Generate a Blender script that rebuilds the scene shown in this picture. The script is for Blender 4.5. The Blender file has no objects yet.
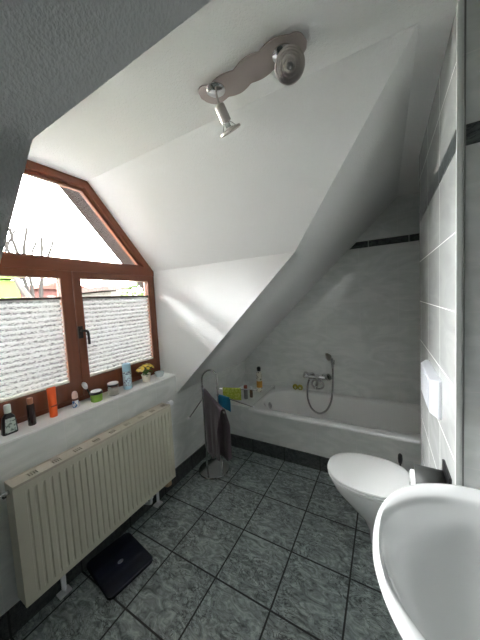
import bpy, bmesh, math, random
from mathutils import Vector, Matrix, Quaternion
random.seed(7)
PI = math.pi
scene = bpy.context.scene
col = scene.collection

# ------------------------------------------------------------------ room measures (metres)
ZK, ZC, XT = 0.766, 2.425, 1.704           # knee wall top, ceiling, where the roof slope meets the ceiling
SL = (ZC - ZK) / XT                        # steepness of the roof slope
YN, YC, ZS, DA = 0.15, 1.537, 1.841, 0.523 # dormer cheeks, shoulder height, run of the dormer slopes
XS = (ZS - ZK) / SL
YF, YB = 2.779, 2.142                      # far wall, tub front
DAN = 0.455                                 # run of the near dormer slope
W, Y1, Y2, W2 = 1.80, 1.009, 2.04, 2.05    # boxed wall behind the toilet, real right wall
YR = -1.35                                 # wall behind the camera
ZSILL = 0.94
XW = -0.171

# ------------------------------------------------------------------ node helpers
def new_mat(name):
    m = bpy.data.materials.new(name); m.use_nodes = True
    nt = m.node_tree
    return m, nt, nt.nodes['Principled BSDF']

def N(nt, t, **kw):
    n = nt.nodes.new(t)
    for k, v in kw.items(): setattr(n, k, v)
    return n

def rgba(c): return (c[0], c[1], c[2], 1.0)

def srgb(r, g, b):
    f = lambda v: (v/255/12.92) if v/255 <= .04045 else ((v/255+.055)/1.055)**2.4
    return (f(r), f(g), f(b))

def plain(name, c, rough=.5, metal=0., coat=0., bump=0., bscale=200., sheen=0., trans=0., ior=1.45, var=0.):
    m, nt, b = new_mat(name)
    b.inputs['Base Color'].default_value = rgba(c)
    b.inputs['Roughness'].default_value = rough
    b.inputs['Metallic'].default_value = metal
    b.inputs['Coat Weight'].default_value = coat
    b.inputs['Coat Roughness'].default_value = .05
    b.inputs['Sheen Weight'].default_value = sheen
    b.inputs['Transmission Weight'].default_value = trans
    b.inputs['IOR'].default_value = ior
    if bump or var:
        tc = N(nt, 'ShaderNodeTexCoord')
        no = N(nt, 'ShaderNodeTexNoise'); no.inputs['Scale'].default_value = bscale
        no.inputs['Detail'].default_value = 3
        nt.links.new(tc.outputs['Object'], no.inputs['Vector'])
        if bump:
            bp = N(nt, 'ShaderNodeBump'); bp.inputs['Strength'].default_value = bump
            bp.inputs['Distance'].default_value = .004
            nt.links.new(no.outputs['Fac'], bp.inputs['Height'])
            nt.links.new(bp.outputs['Normal'], b.inputs['Normal'])
        if var:
            mx = N(nt, 'ShaderNodeMix', data_type='RGBA')
            mx.inputs[6].default_value = rgba([v*(1-var) for v in c])
            mx.inputs[7].default_value = rgba([min(1, v*(1+var)) for v in c])
            nt.links.new(no.outputs['Fac'], mx.inputs[0])
            nt.links.new(mx.outputs[2], b.inputs['Base Color'])
    return m

def plaster(name, c):
    m, nt, b = new_mat(name)
    b.inputs['Base Color'].default_value = rgba(c)
    b.inputs['Roughness'].default_value = .85
    tc = N(nt, 'ShaderNodeTexCoord')
    n1 = N(nt, 'ShaderNodeTexNoise'); n1.inputs['Scale'].default_value = 95; n1.inputs['Detail'].default_value = 4
    n2 = N(nt, 'ShaderNodeTexNoise'); n2.inputs['Scale'].default_value = 210; n2.inputs['Detail'].default_value = 2
    ad = N(nt, 'ShaderNodeMath', operation='ADD')
    nt.links.new(tc.outputs['Object'], n1.inputs['Vector'])
    nt.links.new(tc.outputs['Object'], n2.inputs['Vector'])
    nt.links.new(n1.outputs['Fac'], ad.inputs[0]); nt.links.new(n2.outputs['Fac'], ad.inputs[1])
    bp = N(nt, 'ShaderNodeBump'); bp.inputs['Strength'].default_value = .5; bp.inputs['Distance'].default_value = .006
    nt.links.new(ad.outputs[0], bp.inputs['Height']); nt.links.new(bp.outputs['Normal'], b.inputs['Normal'])
    return m

def grid_fac(nt, tc, au, av, wu, wv, ou, ov, mortar):
    """Brick texture laid out as a straight tile grid along two object axes; returns the brick node"""
    sp = N(nt, 'ShaderNodeSeparateXYZ'); nt.links.new(tc.outputs['Object'], sp.inputs[0])
    cb = N(nt, 'ShaderNodeCombineXYZ')
    for i, (a, o) in enumerate(((au, ou), (av, ov))):
        s = N(nt, 'ShaderNodeMath', operation='SUBTRACT'); s.inputs[1].default_value = o - 20*(wu if i == 0 else wv)
        nt.links.new(sp.outputs[a], s.inputs[0]); nt.links.new(s.outputs[0], cb.inputs[i])
    br = N(nt, 'ShaderNodeTexBrick'); br.offset = 0; br.squash = 1
    br.inputs['Scale'].default_value = 1; br.inputs['Brick Width'].default_value = wu
    br.inputs['Row Height'].default_value = wv; br.inputs['Mortar Size'].default_value = mortar
    br.inputs['Mortar Smooth'].default_value = .1
    nt.links.new(cb.outputs[0], br.inputs['Vector'])
    return br

def wall_tile(name, au, av, ou, ov, wu=.333, wv=.262, grout=(230, 231, 228), dim=1., gloss=.07):
    m, nt, b = new_mat(name)
    tc = N(nt, 'ShaderNodeTexCoord')
    br = grid_fac(nt, tc, au, av, wu, wv, ou, ov, .0022)
    n1 = N(nt, 'ShaderNodeTexNoise'); n1.inputs['Scale'].default_value = 3.5; n1.inputs['Detail'].default_value = 6; n1.inputs['Distortion'].default_value = 1.6
    mp = N(nt, 'ShaderNodeMapping'); mp.inputs['Rotation'].default_value = (.4, .7, .5); mp.inputs['Scale'].default_value = (1, 1, 2.6)
    nt.links.new(tc.outputs['Object'], mp.inputs[0]); nt.links.new(mp.outputs[0], n1.inputs['Vector'])
    cr = N(nt, 'ShaderNodeValToRGB')
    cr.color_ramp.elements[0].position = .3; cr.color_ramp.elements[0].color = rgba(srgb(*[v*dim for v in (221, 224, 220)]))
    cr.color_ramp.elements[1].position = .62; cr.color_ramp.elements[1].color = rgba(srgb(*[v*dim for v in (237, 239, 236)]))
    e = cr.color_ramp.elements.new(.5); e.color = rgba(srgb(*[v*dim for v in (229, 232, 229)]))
    nt.links.new(n1.outputs['Fac'], cr.inputs[0])
    mx = N(nt, 'ShaderNodeMix', data_type='RGBA'); mx.inputs[7].default_value = rgba(srgb(*grout))
    nt.links.new(br.outputs['Fac'], mx.inputs[0]); nt.links.new(cr.outputs[0], mx.inputs[6])
    nt.links.new(mx.outputs[2], b.inputs['Base Color'])
    ro = N(nt, 'ShaderNodeMapRange'); ro.inputs[3].default_value = gloss; ro.inputs[4].default_value = .7
    nt.links.new(br.outputs['Fac'], ro.inputs[0]); nt.links.new(ro.outputs[0], b.inputs['Roughness'])
    bp = N(nt, 'ShaderNodeBump'); bp.invert = True; bp.inputs['Strength'].default_value = .4; bp.inputs['Distance'].default_value = .002
    nt.links.new(br.outputs['Fac'], bp.inputs['Height']); nt.links.new(bp.outputs['Normal'], b.inputs['Normal'])
    return m

def slate_tile(name, au=0, av=1, ou=.075, ov=1.654, wu=.333, wv=.333, dark=1., joint=(22, 23, 24)):
    m, nt, b = new_mat(name)
    tc = N(nt, 'ShaderNodeTexCoord')
    br = grid_fac(nt, tc, au, av, wu, wv, ou, ov, .0048)
    n0 = N(nt, 'ShaderNodeTexNoise'); n0.inputs['Scale'].default_value = 5; n0.inputs['Detail'].default_value = 3
    n1 = N(nt, 'ShaderNodeTexNoise'); n1.inputs['Scale'].default_value = 11; n1.inputs['Detail'].default_value = 7; n1.inputs['Roughness'].default_value = .62; n1.inputs['Distortion'].default_value = 2.2
    n2 = N(nt, 'ShaderNodeTexNoise'); n2.inputs['Scale'].default_value = 9; n2.inputs['Detail'].default_value = 4; n2.inputs['Distortion'].default_value = 3.5
    mp = N(nt, 'ShaderNodeMapping'); mp.inputs['Rotation'].default_value = (0, 0, .6); mp.inputs['Scale'].default_value = (1, 1.9, 1.4)
    nt.links.new(tc.outputs['Object'], mp.inputs[0])
    for n in (n1, n2): nt.links.new(mp.outputs[0], n.inputs['Vector'])
    nt.links.new(tc.outputs['Object'], n0.inputs['Vector'])
    cr = N(nt, 'ShaderNodeValToRGB'); els = cr.color_ramp.elements
    els[0].position = .30; els[0].color = rgba(srgb(70*dark, 76*dark, 76*dark))
    els[1].position = .70; els[1].color = rgba(srgb(172*dark, 182*dark, 180*dark))
    e = els.new(.5); e.color = rgba(srgb(128*dark, 137*dark, 136*dark))
    nt.links.new(n1.outputs['Fac'], cr.inputs[0])
    # thin dark worm-like veins where the second noise crosses its middle
    sb = N(nt, 'ShaderNodeMath', operation='SUBTRACT'); sb.inputs[1].default_value = .5
    ab = N(nt, 'ShaderNodeMath', operation='ABSOLUTE')
    rm = N(nt, 'ShaderNodeMapRange'); rm.inputs[1].default_value = .006; rm.inputs[2].default_value = .034; rm.inputs[3].default_value = .85; rm.inputs[4].default_value = 0
    nt.links.new(n2.outputs['Fac'], sb.inputs[0]); nt.links.new(sb.outputs[0], ab.inputs[0]); nt.links.new(ab.outputs[0], rm.inputs[0])
    ms = N(nt, 'ShaderNodeMapRange'); ms.inputs[1].default_value = .38; ms.inputs[2].default_value = .56
    nt.links.new(n0.outputs['Fac'], ms.inputs[0])
    ml = N(nt, 'ShaderNodeMath', operation='MULTIPLY'); nt.links.new(rm.outputs[0], ml.inputs[0]); nt.links.new(ms.outputs[0], ml.inputs[1])
    mv = N(nt, 'ShaderNodeMix', data_type='RGBA'); mv.inputs[7].default_value = rgba(srgb(30, 33, 35))
    nt.links.new(ml.outputs[0], mv.inputs[0]); nt.links.new(cr.outputs[0], mv.inputs[6])
    mx = N(nt, 'ShaderNodeMix', data_type='RGBA'); mx.inputs[7].default_value = rgba(srgb(*joint))
    nt.links.new(br.outputs['Fac'], mx.inputs[0]); nt.links.new(mv.outputs[2], mx.inputs[6])
    nt.links.new(mx.outputs[2], b.inputs['Base Color'])
    b.inputs['Roughness'].default_value = .38
    bp = N(nt, 'ShaderNodeBump'); bp.inputs['Strength'].default_value = .25; bp.inputs['Distance'].default_value = .003
    sm = N(nt, 'ShaderNodeMath', operation='SUBTRACT'); nt.links.new(n1.outputs['Fac'], sm.inputs[0]); nt.links.new(br.outputs['Fac'], sm.inputs[1])
    nt.links.new(sm.outputs[0], bp.inputs['Height']); nt.links.new(bp.outputs['Normal'], b.inputs['Normal'])
    return m

def wood(name, c1, c2, axis='Y'):
    m, nt, b = new_mat(name)
    tc = N(nt, 'ShaderNodeTexCoord')
    mp = N(nt, 'ShaderNodeMapping'); mp.inputs['Scale'].default_value = {'Y': (30, 2.5, 30), 'Z': (30, 30, 2.5)}[axis]
    no = N(nt, 'ShaderNodeTexNoise'); no.inputs['Scale'].default_value = 1.5; no.inputs['Detail'].default_value = 4
    nt.links.new(tc.outputs['Object'], mp.inputs[0]); nt.links.new(mp.outputs[0], no.inputs['Vector'])
    mx = N(nt, 'ShaderNodeMix', data_type='RGBA'); mx.inputs[6].default_value = rgba(c1); mx.inputs[7].default_value = rgba(c2)
    nt.links.new(no.outputs['Fac'], mx.inputs[0]); nt.links.new(mx.outputs[2], b.inputs['Base Color'])
    b.inputs['Roughness'].default_value = .38; b.inputs['Coat Weight'].default_value = .25
    return m

def thin_glass(name):
    m, nt, b = new_mat(name); nt.nodes.remove(b)
    out = nt.nodes['Material Output']
    t = N(nt, 'ShaderNodeBsdfTransparent'); t.inputs[0].default_value = (.98, .98, .98, 1)
    g = N(nt, 'ShaderNodeBsdfGlossy'); g.inputs['Roughness'].default_value = .02
    f = N(nt, 'ShaderNodeFresnel'); f.inputs[0].default_value = 1.45
    mx = N(nt, 'ShaderNodeMixShader')
    nt.links.new(f.outputs[0], mx.inputs[0]); nt.links.new(t.outputs[0], mx.inputs[1]); nt.links.new(g.outputs[0], mx.inputs[2])
    nt.links.new(mx.outputs[0], out.inputs[0])
    return m

def blind_fabric(name):
    m, nt, b = new_mat(name); nt.nodes.remove(b)
    out = nt.nodes['Material Output']
    tc = N(nt, 'ShaderNodeTexCoord')
    mp = N(nt, 'ShaderNodeMapping'); mp.inputs['Scale'].default_value = (1, 60, 190)
    no = N(nt, 'ShaderNodeTexNoise'); no.inputs['Scale'].default_value = 1; no.inputs['Detail'].default_value = 2; no.inputs['Distortion'].default_value = .8
    nt.links.new(tc.outputs['Object'], mp.inputs[0]); nt.links.new(mp.outputs[0], no.inputs['Vector'])
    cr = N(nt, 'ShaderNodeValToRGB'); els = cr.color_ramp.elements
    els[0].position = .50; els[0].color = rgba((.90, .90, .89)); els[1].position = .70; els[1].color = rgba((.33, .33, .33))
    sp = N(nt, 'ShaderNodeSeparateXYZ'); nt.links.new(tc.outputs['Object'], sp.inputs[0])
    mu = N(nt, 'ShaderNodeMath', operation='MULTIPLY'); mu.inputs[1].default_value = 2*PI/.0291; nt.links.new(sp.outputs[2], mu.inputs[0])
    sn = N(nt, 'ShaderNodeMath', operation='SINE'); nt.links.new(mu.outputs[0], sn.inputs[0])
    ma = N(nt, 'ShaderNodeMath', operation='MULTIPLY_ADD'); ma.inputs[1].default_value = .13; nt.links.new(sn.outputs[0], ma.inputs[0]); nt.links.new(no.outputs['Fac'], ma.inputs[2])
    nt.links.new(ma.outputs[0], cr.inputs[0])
    d = N(nt, 'ShaderNodeBsdfDiffuse'); t = N(nt, 'ShaderNodeBsdfTranslucent')
    nt.links.new(cr.outputs[0], d.inputs[0]); nt.links.new(cr.outputs[0], t.inputs[0])
    mx = N(nt, 'ShaderNodeMixShader'); mx.inputs[0].default_value = BLIND_TRANS
    nt.links.new(d.outputs[0], mx.inputs[1]); nt.links.new(t.outputs[0], mx.inputs[2])
    nt.links.new(mx.outputs[0], out.inputs[0])
    return m

def spotted(name, base, spots, scale=60, lo=.55, hi=.6, rough=.4, stretch=(1, 1, 1)):
    """base colour with small irregular printed marks"""
    m, nt, b = new_mat(name)
    tc = N(nt, 'ShaderNodeTexCoord')
    mp = N(nt, 'ShaderNodeMapping'); mp.inputs['Scale'].default_value = stretch
    no = N(nt, 'ShaderNodeTexNoise'); no.inputs['Scale'].default_value = scale; no.inputs['Detail'].default_value = 2
    nt.links.new(tc.outputs['Object'], mp.inputs[0]); nt.links.new(mp.outputs[0], no.inputs['Vector'])
    cr = N(nt, 'ShaderNodeValToRGB'); els = cr.color_ramp.elements
    els[0].position = lo; els[0].color = rgba(base); els[1].position = hi; els[1].color = rgba(spots)
    nt.links.new(no.outputs['Fac'], cr.inputs[0]); nt.links.new(cr.outputs[0], b.inputs['Base Color'])
    b.inputs['Roughness'].default_value = rough
    return m

BLIND_TRANS = .021
SKY = 10.0
M = {}
M['paint'] = plaster('white_plaster', (.905, .91, .90))
M['tile_x'] = wall_tile('marble_tile_side', 1, 2, 1.312, 1.22)
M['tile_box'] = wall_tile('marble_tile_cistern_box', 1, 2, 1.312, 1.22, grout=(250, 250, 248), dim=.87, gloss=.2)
M['tile_y'] = wall_tile('marble_tile_end', 0, 2, .04, 1.22)
M['tile_front'] = wall_tile('marble_tile_apron', 0, 1, .04, 0, wu=.333, wv=.333)
M['slate'] = slate_tile('slate_floor_tile', dark=1.06)
M['slate_y'] = slate_tile('slate_skirting_tile_end', 0, 2, .075, -.2, .333, .5, .52)
M['slate_x'] = slate_tile('slate_skirting_tile_side', 1, 2, 1.654, -.2, .333, .5, .52)
M['strip_y'] = slate_tile('slate_border_end', 0, 2, 1.460, 1.98, .333, .3, .62, (170, 172, 170))
M['strip_x'] = slate_tile('slate_border_side', 1, 2, 1.312, 1.98, .333, .3, .62, (170, 172, 170))
M['edge'] = plain('tile_edge_profile', srgb(226, 230, 226), .3)
M['wood'] = wood('red_brown_wood', srgb(98, 50, 27), srgb(126, 68, 39), 'Y')
M['woodz'] = wood('red_brown_wood_upright', srgb(98, 50, 27), srgb(126, 68, 39), 'Z')
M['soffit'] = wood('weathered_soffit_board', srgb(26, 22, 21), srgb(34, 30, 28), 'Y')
M['glass'] = thin_glass('window_glass')
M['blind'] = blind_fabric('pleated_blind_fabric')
M['nearwall'] = plain('dim_brown_wall', srgb(104, 92, 82), .8)
M['railbrown'] = plain('dark_blind_rail', srgb(58, 44, 36), .45)
M['railwhite'] = plain('white_blind_rail', srgb(225, 222, 215), .4)
M['blackmetal'] = plain('black_handle_metal', srgb(30, 26, 24), .4, .3)
M['ceramic'] = plain('white_ceramic', (.72, .735, .73), .14, coat=.6)
M['acryl'] = plain('white_tub_acrylic', (.87, .875, .86), .14, coat=.4)
M['seat'] = plain('white_toilet_seat_plastic', (.82, .83, .82), .2)
M['plastic'] = plain('white_plastic', (.84, .85, .87), .3)
M['flushplastic'] = plain('white_flush_plate_plastic', (.66, .68, .72), .38)
M['radiator'] = plain('cream_radiator_enamel', srgb(214, 210, 192), .35)
M['radgrille'] = plain('cream_radiator_grille', srgb(200, 192, 176), .4)
M['chrome'] = plain('chrome', (.62, .62, .62), .12, 1.0)
M['chromedark'] = plain('dark_chrome', (.42, .42, .42), .16, 1.0)
M['satin'] = plain('satin_nickel', (.56, .52, .49), .32, 1.0)
M['satinpink'] = plain('brushed_nickel_plate', (.42, .365, .34), .40, 1.0)
M['darkhole'] = plain('dark_recess', (.015, .015, .015), .7)
M['black'] = plain('black_plastic', (.012, .012, .013), .3)
M['navy'] = plain('black_navy_glass', (.006, .008, .020), .22)
M['steel'] = plain('brushed_steel_flap', srgb(62, 64, 62), .55, .3)
M['paper'] = plain('white_paper', (.72, .72, .71), .9)
M['towel'] = plain('mauve_grey_terry', srgb(88, 76, 82), .95, bump=.9, bscale=220, sheen=.3, var=.15)
M['greencloth'] = spotted('lime_green_cloth', srgb(150, 168, 48), srgb(186, 194, 100), 70, .45, .6, .95)
M['bluecloth'] = plain('teal_blue_cloth', srgb(22, 112, 150), .95, bump=.6, bscale=180, var=.25)
M['skin'] = plain('pink_cap', srgb(244, 214, 202), .4)
M['clearglass'] = plain('clear_glass', (.95, .97, .96), .03, trans=1.0, ior=1.3)
M['orange'] = plain('orange_plastic', srgb(240, 100, 40), .35)
M['darkorange'] = plain('dark_orange_print', srgb(150, 52, 20), .4)
M['copper'] = plain('rose_gold_cap', srgb(196, 142, 116), .3, .5)
M['green'] = plain('green_jar', srgb(136, 178, 70), .35, var=.15, bscale=40)
M['labelgrey'] = spotted('grey_printed_label', srgb(190, 202, 192), srgb(110, 124, 116), 90, .52, .6, .5)
M['palecap'] = plain('pale_green_white_cap', srgb(212, 220, 212), .4)
M['lightblue'] = plain('light_blue_plastic', srgb(176, 216, 234), .35)
M['bluelabel'] = spotted('light_blue_printed_label', srgb(214, 236, 244), srgb(120, 130, 156), 120, .5, .56, .45)
M['whiteblue'] = spotted('white_blue_label', srgb(232, 234, 238), srgb(60, 120, 180), 60, .52, .56, .4)
M['brownband'] = plain('brown_band', srgb(112, 72, 60), .5)
M['cream'] = plain('cream_ceramic_pot', srgb(244, 238, 220), .35)
M['leaf'] = plain('leaf_green', srgb(70, 110, 40), .55, var=.3, bscale=30)
M['petal'] = plain('yellow_petal', srgb(250, 218, 96), .6, var=.12, bscale=40)
M['petalpale'] = plain('pale_yellow_petal', srgb(246, 226, 150), .6)
M['soil'] = plain('soil', srgb(60, 44, 32), .9)
M['jarfill'] = plain('pale_jar_filling', srgb(232, 226, 220), .8, var=.2, bscale=120)
M['bottlewhite'] = spotted('white_bottle_print', srgb(226, 222, 206), srgb(70, 66, 58), 55, .58, .62, .35)
M['amber'] = plain('amber_orange_label', srgb(206, 150, 62), .4)
M['bottlegrey'] = plain('grey_bottle', srgb(120, 118, 120), .35)
M['redcap'] = plain('red_brown_cap', srgb(150, 72, 52), .4)
M['brownbottle'] = plain('brown_bottle', srgb(112, 88, 68), .35)
M['duck'] = plain('yellow_green_sponge', srgb(168, 160, 66), .9, bump=.5, bscale=150, var=.2)
M['duckpale'] = plain('pale_sponge_middle', srgb(206, 204, 160), .9)
M['brass'] = plain('tan_pipe_fitting', srgb(190, 164, 130), .4, .2)
M['bulb'] = plain('halogen_bulb_glass', (.9, .9, .88), .08, trans=.7, ior=1.4)
# outside
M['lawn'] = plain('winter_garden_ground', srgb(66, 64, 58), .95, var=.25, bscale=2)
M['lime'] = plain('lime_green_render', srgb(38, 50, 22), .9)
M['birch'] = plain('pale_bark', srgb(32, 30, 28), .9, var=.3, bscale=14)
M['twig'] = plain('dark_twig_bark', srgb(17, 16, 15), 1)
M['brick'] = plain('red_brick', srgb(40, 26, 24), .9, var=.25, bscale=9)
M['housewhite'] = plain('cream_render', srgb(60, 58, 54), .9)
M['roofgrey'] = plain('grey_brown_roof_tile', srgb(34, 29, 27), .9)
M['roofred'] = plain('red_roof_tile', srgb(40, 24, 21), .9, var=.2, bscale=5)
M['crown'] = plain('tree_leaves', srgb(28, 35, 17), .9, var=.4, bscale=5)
M['outerwall'] = plain('outer_render', srgb(190, 186, 178), .9)

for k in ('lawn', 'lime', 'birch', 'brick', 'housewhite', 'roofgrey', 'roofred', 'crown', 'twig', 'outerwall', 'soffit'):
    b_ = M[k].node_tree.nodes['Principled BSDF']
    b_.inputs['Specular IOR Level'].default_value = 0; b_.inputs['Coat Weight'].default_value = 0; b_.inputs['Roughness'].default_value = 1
# ------------------------------------------------------------------ mesh helpers
class MB:
    def __init__(s): s.bm = bmesh.new()
    def box(s, lo, hi, mat=None):
        r = bmesh.ops.create_cube(s.bm, size=1)
        c = [(a+b)/2 for a, b in zip(lo, hi)]; d = [abs(b-a) for a, b in zip(lo, hi)]
        for v in r['verts']:
            v.co = Vector((v.co.x*d[0]+c[0], v.co.y*d[1]+c[1], v.co.z*d[2]+c[2]))
            if mat is not None: v.co = mat @ v.co
        return s
    def poly_extrude(s, pts, vec):
        """closed prism: polygon pts (3-D, planar) swept by vec"""
        a = [s.bm.verts.new(p) for p in pts]; v = Vector(vec)
        b = [s.bm.verts.new(Vector(p)+v) for p in pts]
        s.bm.faces.new(a[::-1]); s.bm.faces.new(b)
        n = len(pts)
        for i in range(n): s.bm.faces.new((a[i], a[(i+1) % n], b[(i+1) % n], b[i]))
        return s
    def rings(s, rings, cap0=True, cap1=True, closed=True):
        vs = [[s.bm.verts.new(p) for p in r] for r in rings]
        n = len(vs[0])
        for k in range(len(vs)-1):
            for i in range(n if closed else n-1):
                j = (i+1) % n
                s.bm.faces.new((vs[k][i], vs[k][j], vs[k+1][j], vs[k+1][i]))
        if cap0 and closed: s.bm.faces.new(vs[0][::-1])
        if cap1 and closed: s.bm.faces.new(vs[-1])
        return s
    def lathe(s, prof, at=(0, 0, 0), axis=(0, 0, 1), n=32, cap0=True, cap1=True):
        """prof: list of (radius, height) along axis from point at"""
        q = Vector((0, 0, 1)).rotation_difference(Vector(axis).normalized()); at = Vector(at)
        rs = []
        for r, h in prof:
            r = max(r, 1e-4)
            rs.append([at + q @ Vector((r*math.cos(2*PI*i/n), r*math.sin(2*PI*i/n), h)) for i in range(n)])
        return s.rings(rs, cap0, cap1)
    def tube(s, path, r, n=12, caps=True, radii=None):
        path = [Vector(p) for p in path]; rs = []
        up = None
        for i, p in enumerate(path):
            t = (path[min(i+1, len(path)-1)] - path[max(i-1, 0)]).normalized()
            if up is None:
                up = t.orthogonal().normalized()
            else:
                up = (up - t*up.dot(t)); up = up.normalized() if up.length > 1e-6 else t.orthogonal().normalized()
            b = t.cross(up); rr = radii[i] if radii else r
            rs.append([p + (up*math.cos(2*PI*k/n) + b*math.sin(2*PI*k/n))*rr for k in range(n)])
        return s.rings(rs, caps, caps)
    def ball(s, c, r, seg=20, scale=(1, 1, 1)):
        g = bmesh.ops.create_uvsphere(s.bm, u_segments=seg, v_segments=max(6, seg//2), radius=r)
        for v in g['verts']:
            v.co = Vector((v.co.x*scale[0]+c[0], v.co.y*scale[1]+c[1], v.co.z*scale[2]+c[2]))
        return s
    def build(s, name, mat, parent=None, bevel=0, smooth=True, angle=40, seg=2, recalc=True, loc=None):
        if recalc: bmesh.ops.recalc_face_normals(s.bm, faces=s.bm.faces)
        me = bpy.data.meshes.new(name); s.bm.to_mesh(me); s.bm.free()
        o = bpy.data.objects.new(name, me); col.objects.link(o)
        me.materials.append(mat)
        if smooth:
            for p in me.polygons: p.use_smooth = True
            me.set_sharp_from_angle(angle=math.radians(angle))
        if bevel:
            b = o.modifiers.new('bevel', 'BEVEL'); b.width = bevel; b.segments = seg; b.limit_method = 'ANGLE'; b.angle_limit = math.radians(35)
            b.harden_normals = False
        if parent is not None:
            o.parent = parent
            o.matrix_parent_inverse = Matrix.Translation(-parent.location) if parent.type == 'EMPTY' and not any(parent.rotation_euler) else parent.matrix_basis.inverted()
        return o

def thing(name, label, cat, loc=(0, 0, 0), group=None):
    o = bpy.data.objects.new(name, None); col.objects.link(o)
    o.location = loc; o.empty_display_size = .05
    o['label'] = label; o['category'] = cat
    if group: o['group'] = group
    return o
def tag(o, label, cat, group=None):
    o['label'] = label; o['category'] = cat
    if group: o['group'] = group
    return o
def struct(o, label=None, cat=None):
    o['kind'] = 'structure'
    if label: o['label'] = label
    if cat: o['category'] = cat
    return o
def sub(parent, name, mb, mat, **kw): return mb.build(name, mat, parent, **kw)

def rrect(x0, x1, y0, y1, r, z, n=8):
    """rounded rectangle outline, counter-clockwise, at height z"""
    pts = []
    for cx, cy, a0 in ((x1-r, y1-r, 0), (x0+r, y1-r, 90), (x0+r, y0+r, 180), (x1-r, y0+r, 270)):
        for k in range(n+1):
            a = math.radians(a0 + 90*k/n); pts.append(Vector((cx+r*math.cos(a), cy+r*math.sin(a), z)))
    return pts

def catmull(pts, n=8):
    pts = [Vector(p) for p in pts]; out = []
    P = [pts[0]*2-pts[1]] + pts + [pts[-1]*2-pts[-2]]
    for i in range(1, len(P)-2):
        for k in range(n):
            t = k/n
            out.append(.5*((2*P[i]) + (P[i+1]-P[i-1])*t + (2*P[i-1]-5*P[i]+4*P[i+1]-P[i+2])*t*t + (3*P[i]-P[i-1]-3*P[i+1]+P[i+2])*t**3))
    out.append(pts[-1]); return out

# ================================================================== ROOM SHELL
T = .12
def roofz(x): return ZK + SL*x
nr = Vector((-SL, 0, 1)).normalized()*T          # out of the roof
struct(MB().box((-.3, YR-T, -T), (W2+T, YF+T, 0)).build('floor', M['slate'], smooth=False), 'dark grey-green slate tile floor with black joints', 'floor')
ce = MB().poly_extrude([(XT, YR, ZC), (W2, YR, ZC), (W2, YF, ZC), (XT, YF, ZC)], (0, 0, T))
ce.poly_extrude([(-.24, YN+DAN, ZC), (XT, YN+DAN, ZC), (XT, YC-DA, ZC), (-.24, YC-DA, ZC)], (0, 0, T))
struct(ce.build('ceiling', M['paint'], smooth=False), 'flat white plaster ceiling running on into the dormer top', 'ceiling')
struct(MB().poly_extrude([(0, YC, ZK), (XS, YC, ZS), (XT, YC-DA, ZC), (XT, YF, ZC), (0, YF, ZK)], nr+Vector((0, .13, 0))).build('wall_slope_far', M['paint'], smooth=False),
       'sloping white attic wall over the bathtub', 'sloped wall')
struct(MB().poly_extrude([(0, YN, ZK), (XS, YN, ZS), (XT, YN+DAN, ZC), (XT, YR, ZC), (0, YR, ZK)], nr-Vector((0, .13, 0))).build('wall_slope_near', M['paint'], smooth=False),
       'shaded sloping attic wall at upper left, nearest the camera', 'sloped wall')
nd = Vector((0, (ZC-ZS), DA)).normalized()*T
struct(MB().poly_extrude([(-.24, YC, ZS), (XS, YC, ZS), (XT, YC-DA, ZC), (-.24, YC-DA, ZC)], nd).build('wall_dormer_slope_far', M['paint'], smooth=False),
       'white sloped dormer ceiling below the spotlight bar', 'dormer slope')
nd2 = Vector((0, -(ZC-ZS), DAN)).normalized()*T
struct(MB().poly_extrude([(-.24, YN, ZS), (XS, YN, ZS), (XT, YN+DAN, ZC), (-.24, YN+DAN, ZC)], nd2).build('wall_dormer_slope_near', M['paint'], smooth=False),
       'narrow strip of sloped dormer ceiling along the shaded near slope', 'dormer slope')
struct(MB().poly_extrude([(-.24, YC, .70), (-.02, YC, .70), (0, YC, ZK), (XS, YC, ZS), (-.24, YC, ZS)], (0, T, 0)).build('wall_dormer_cheek_far', M['paint'], smooth=False),
       'bright white triangular dormer cheek right of the window', 'dormer cheek')
struct(MB().poly_extrude([(-.24, YN, .70), (-.02, YN, .70), (0, YN, ZK), (XS, YN, ZS), (-.24, YN, ZS)], (0, -T, 0)).build('wall_dormer_cheek_near', M['paint'], smooth=False),
       'near dormer cheek left of the window', 'dormer cheek')
wl = MB().box((-.24, YR-T, 0), (0, YF+T, ZK))
wl.box((-.24, YN, ZK), (0, YC, ZSILL-.014))
struct(wl.build('wall_left', M['tile_x'], smooth=False), 'low grey marble-tiled wall below the window, behind the radiator', 'wall')
struct(MB().box((-.20, YN, ZSILL-.014), (.004, YC-.001, ZSILL)).build('trim_1', plain('white_sill_tile', (.92, .92, .91), .25), bevel=.003), 'white tiled window sill carrying toiletries', 'window sill')
struct(MB().box((-.3, YF, 0), (W2+T, YF+T, ZC+T)).build('wall_far', M['tile_y'], smooth=False), 'grey marble-tiled end wall behind the bathtub', 'wall')
struct(MB().box((W2, YR-T, 0), (W2+T, YF+T, ZC+T)).build('wall_right', M['slate_x'], smooth=False), 'dark slate tiled right wall carrying the washbasin', 'wall')
struct(MB().box((-.3, YR-T, 0), (W2+T, YR, ZC+T)).build('wall_near', M['nearwall'], smooth=False), 'dim brown wall behind the camera', 'wall')
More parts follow.
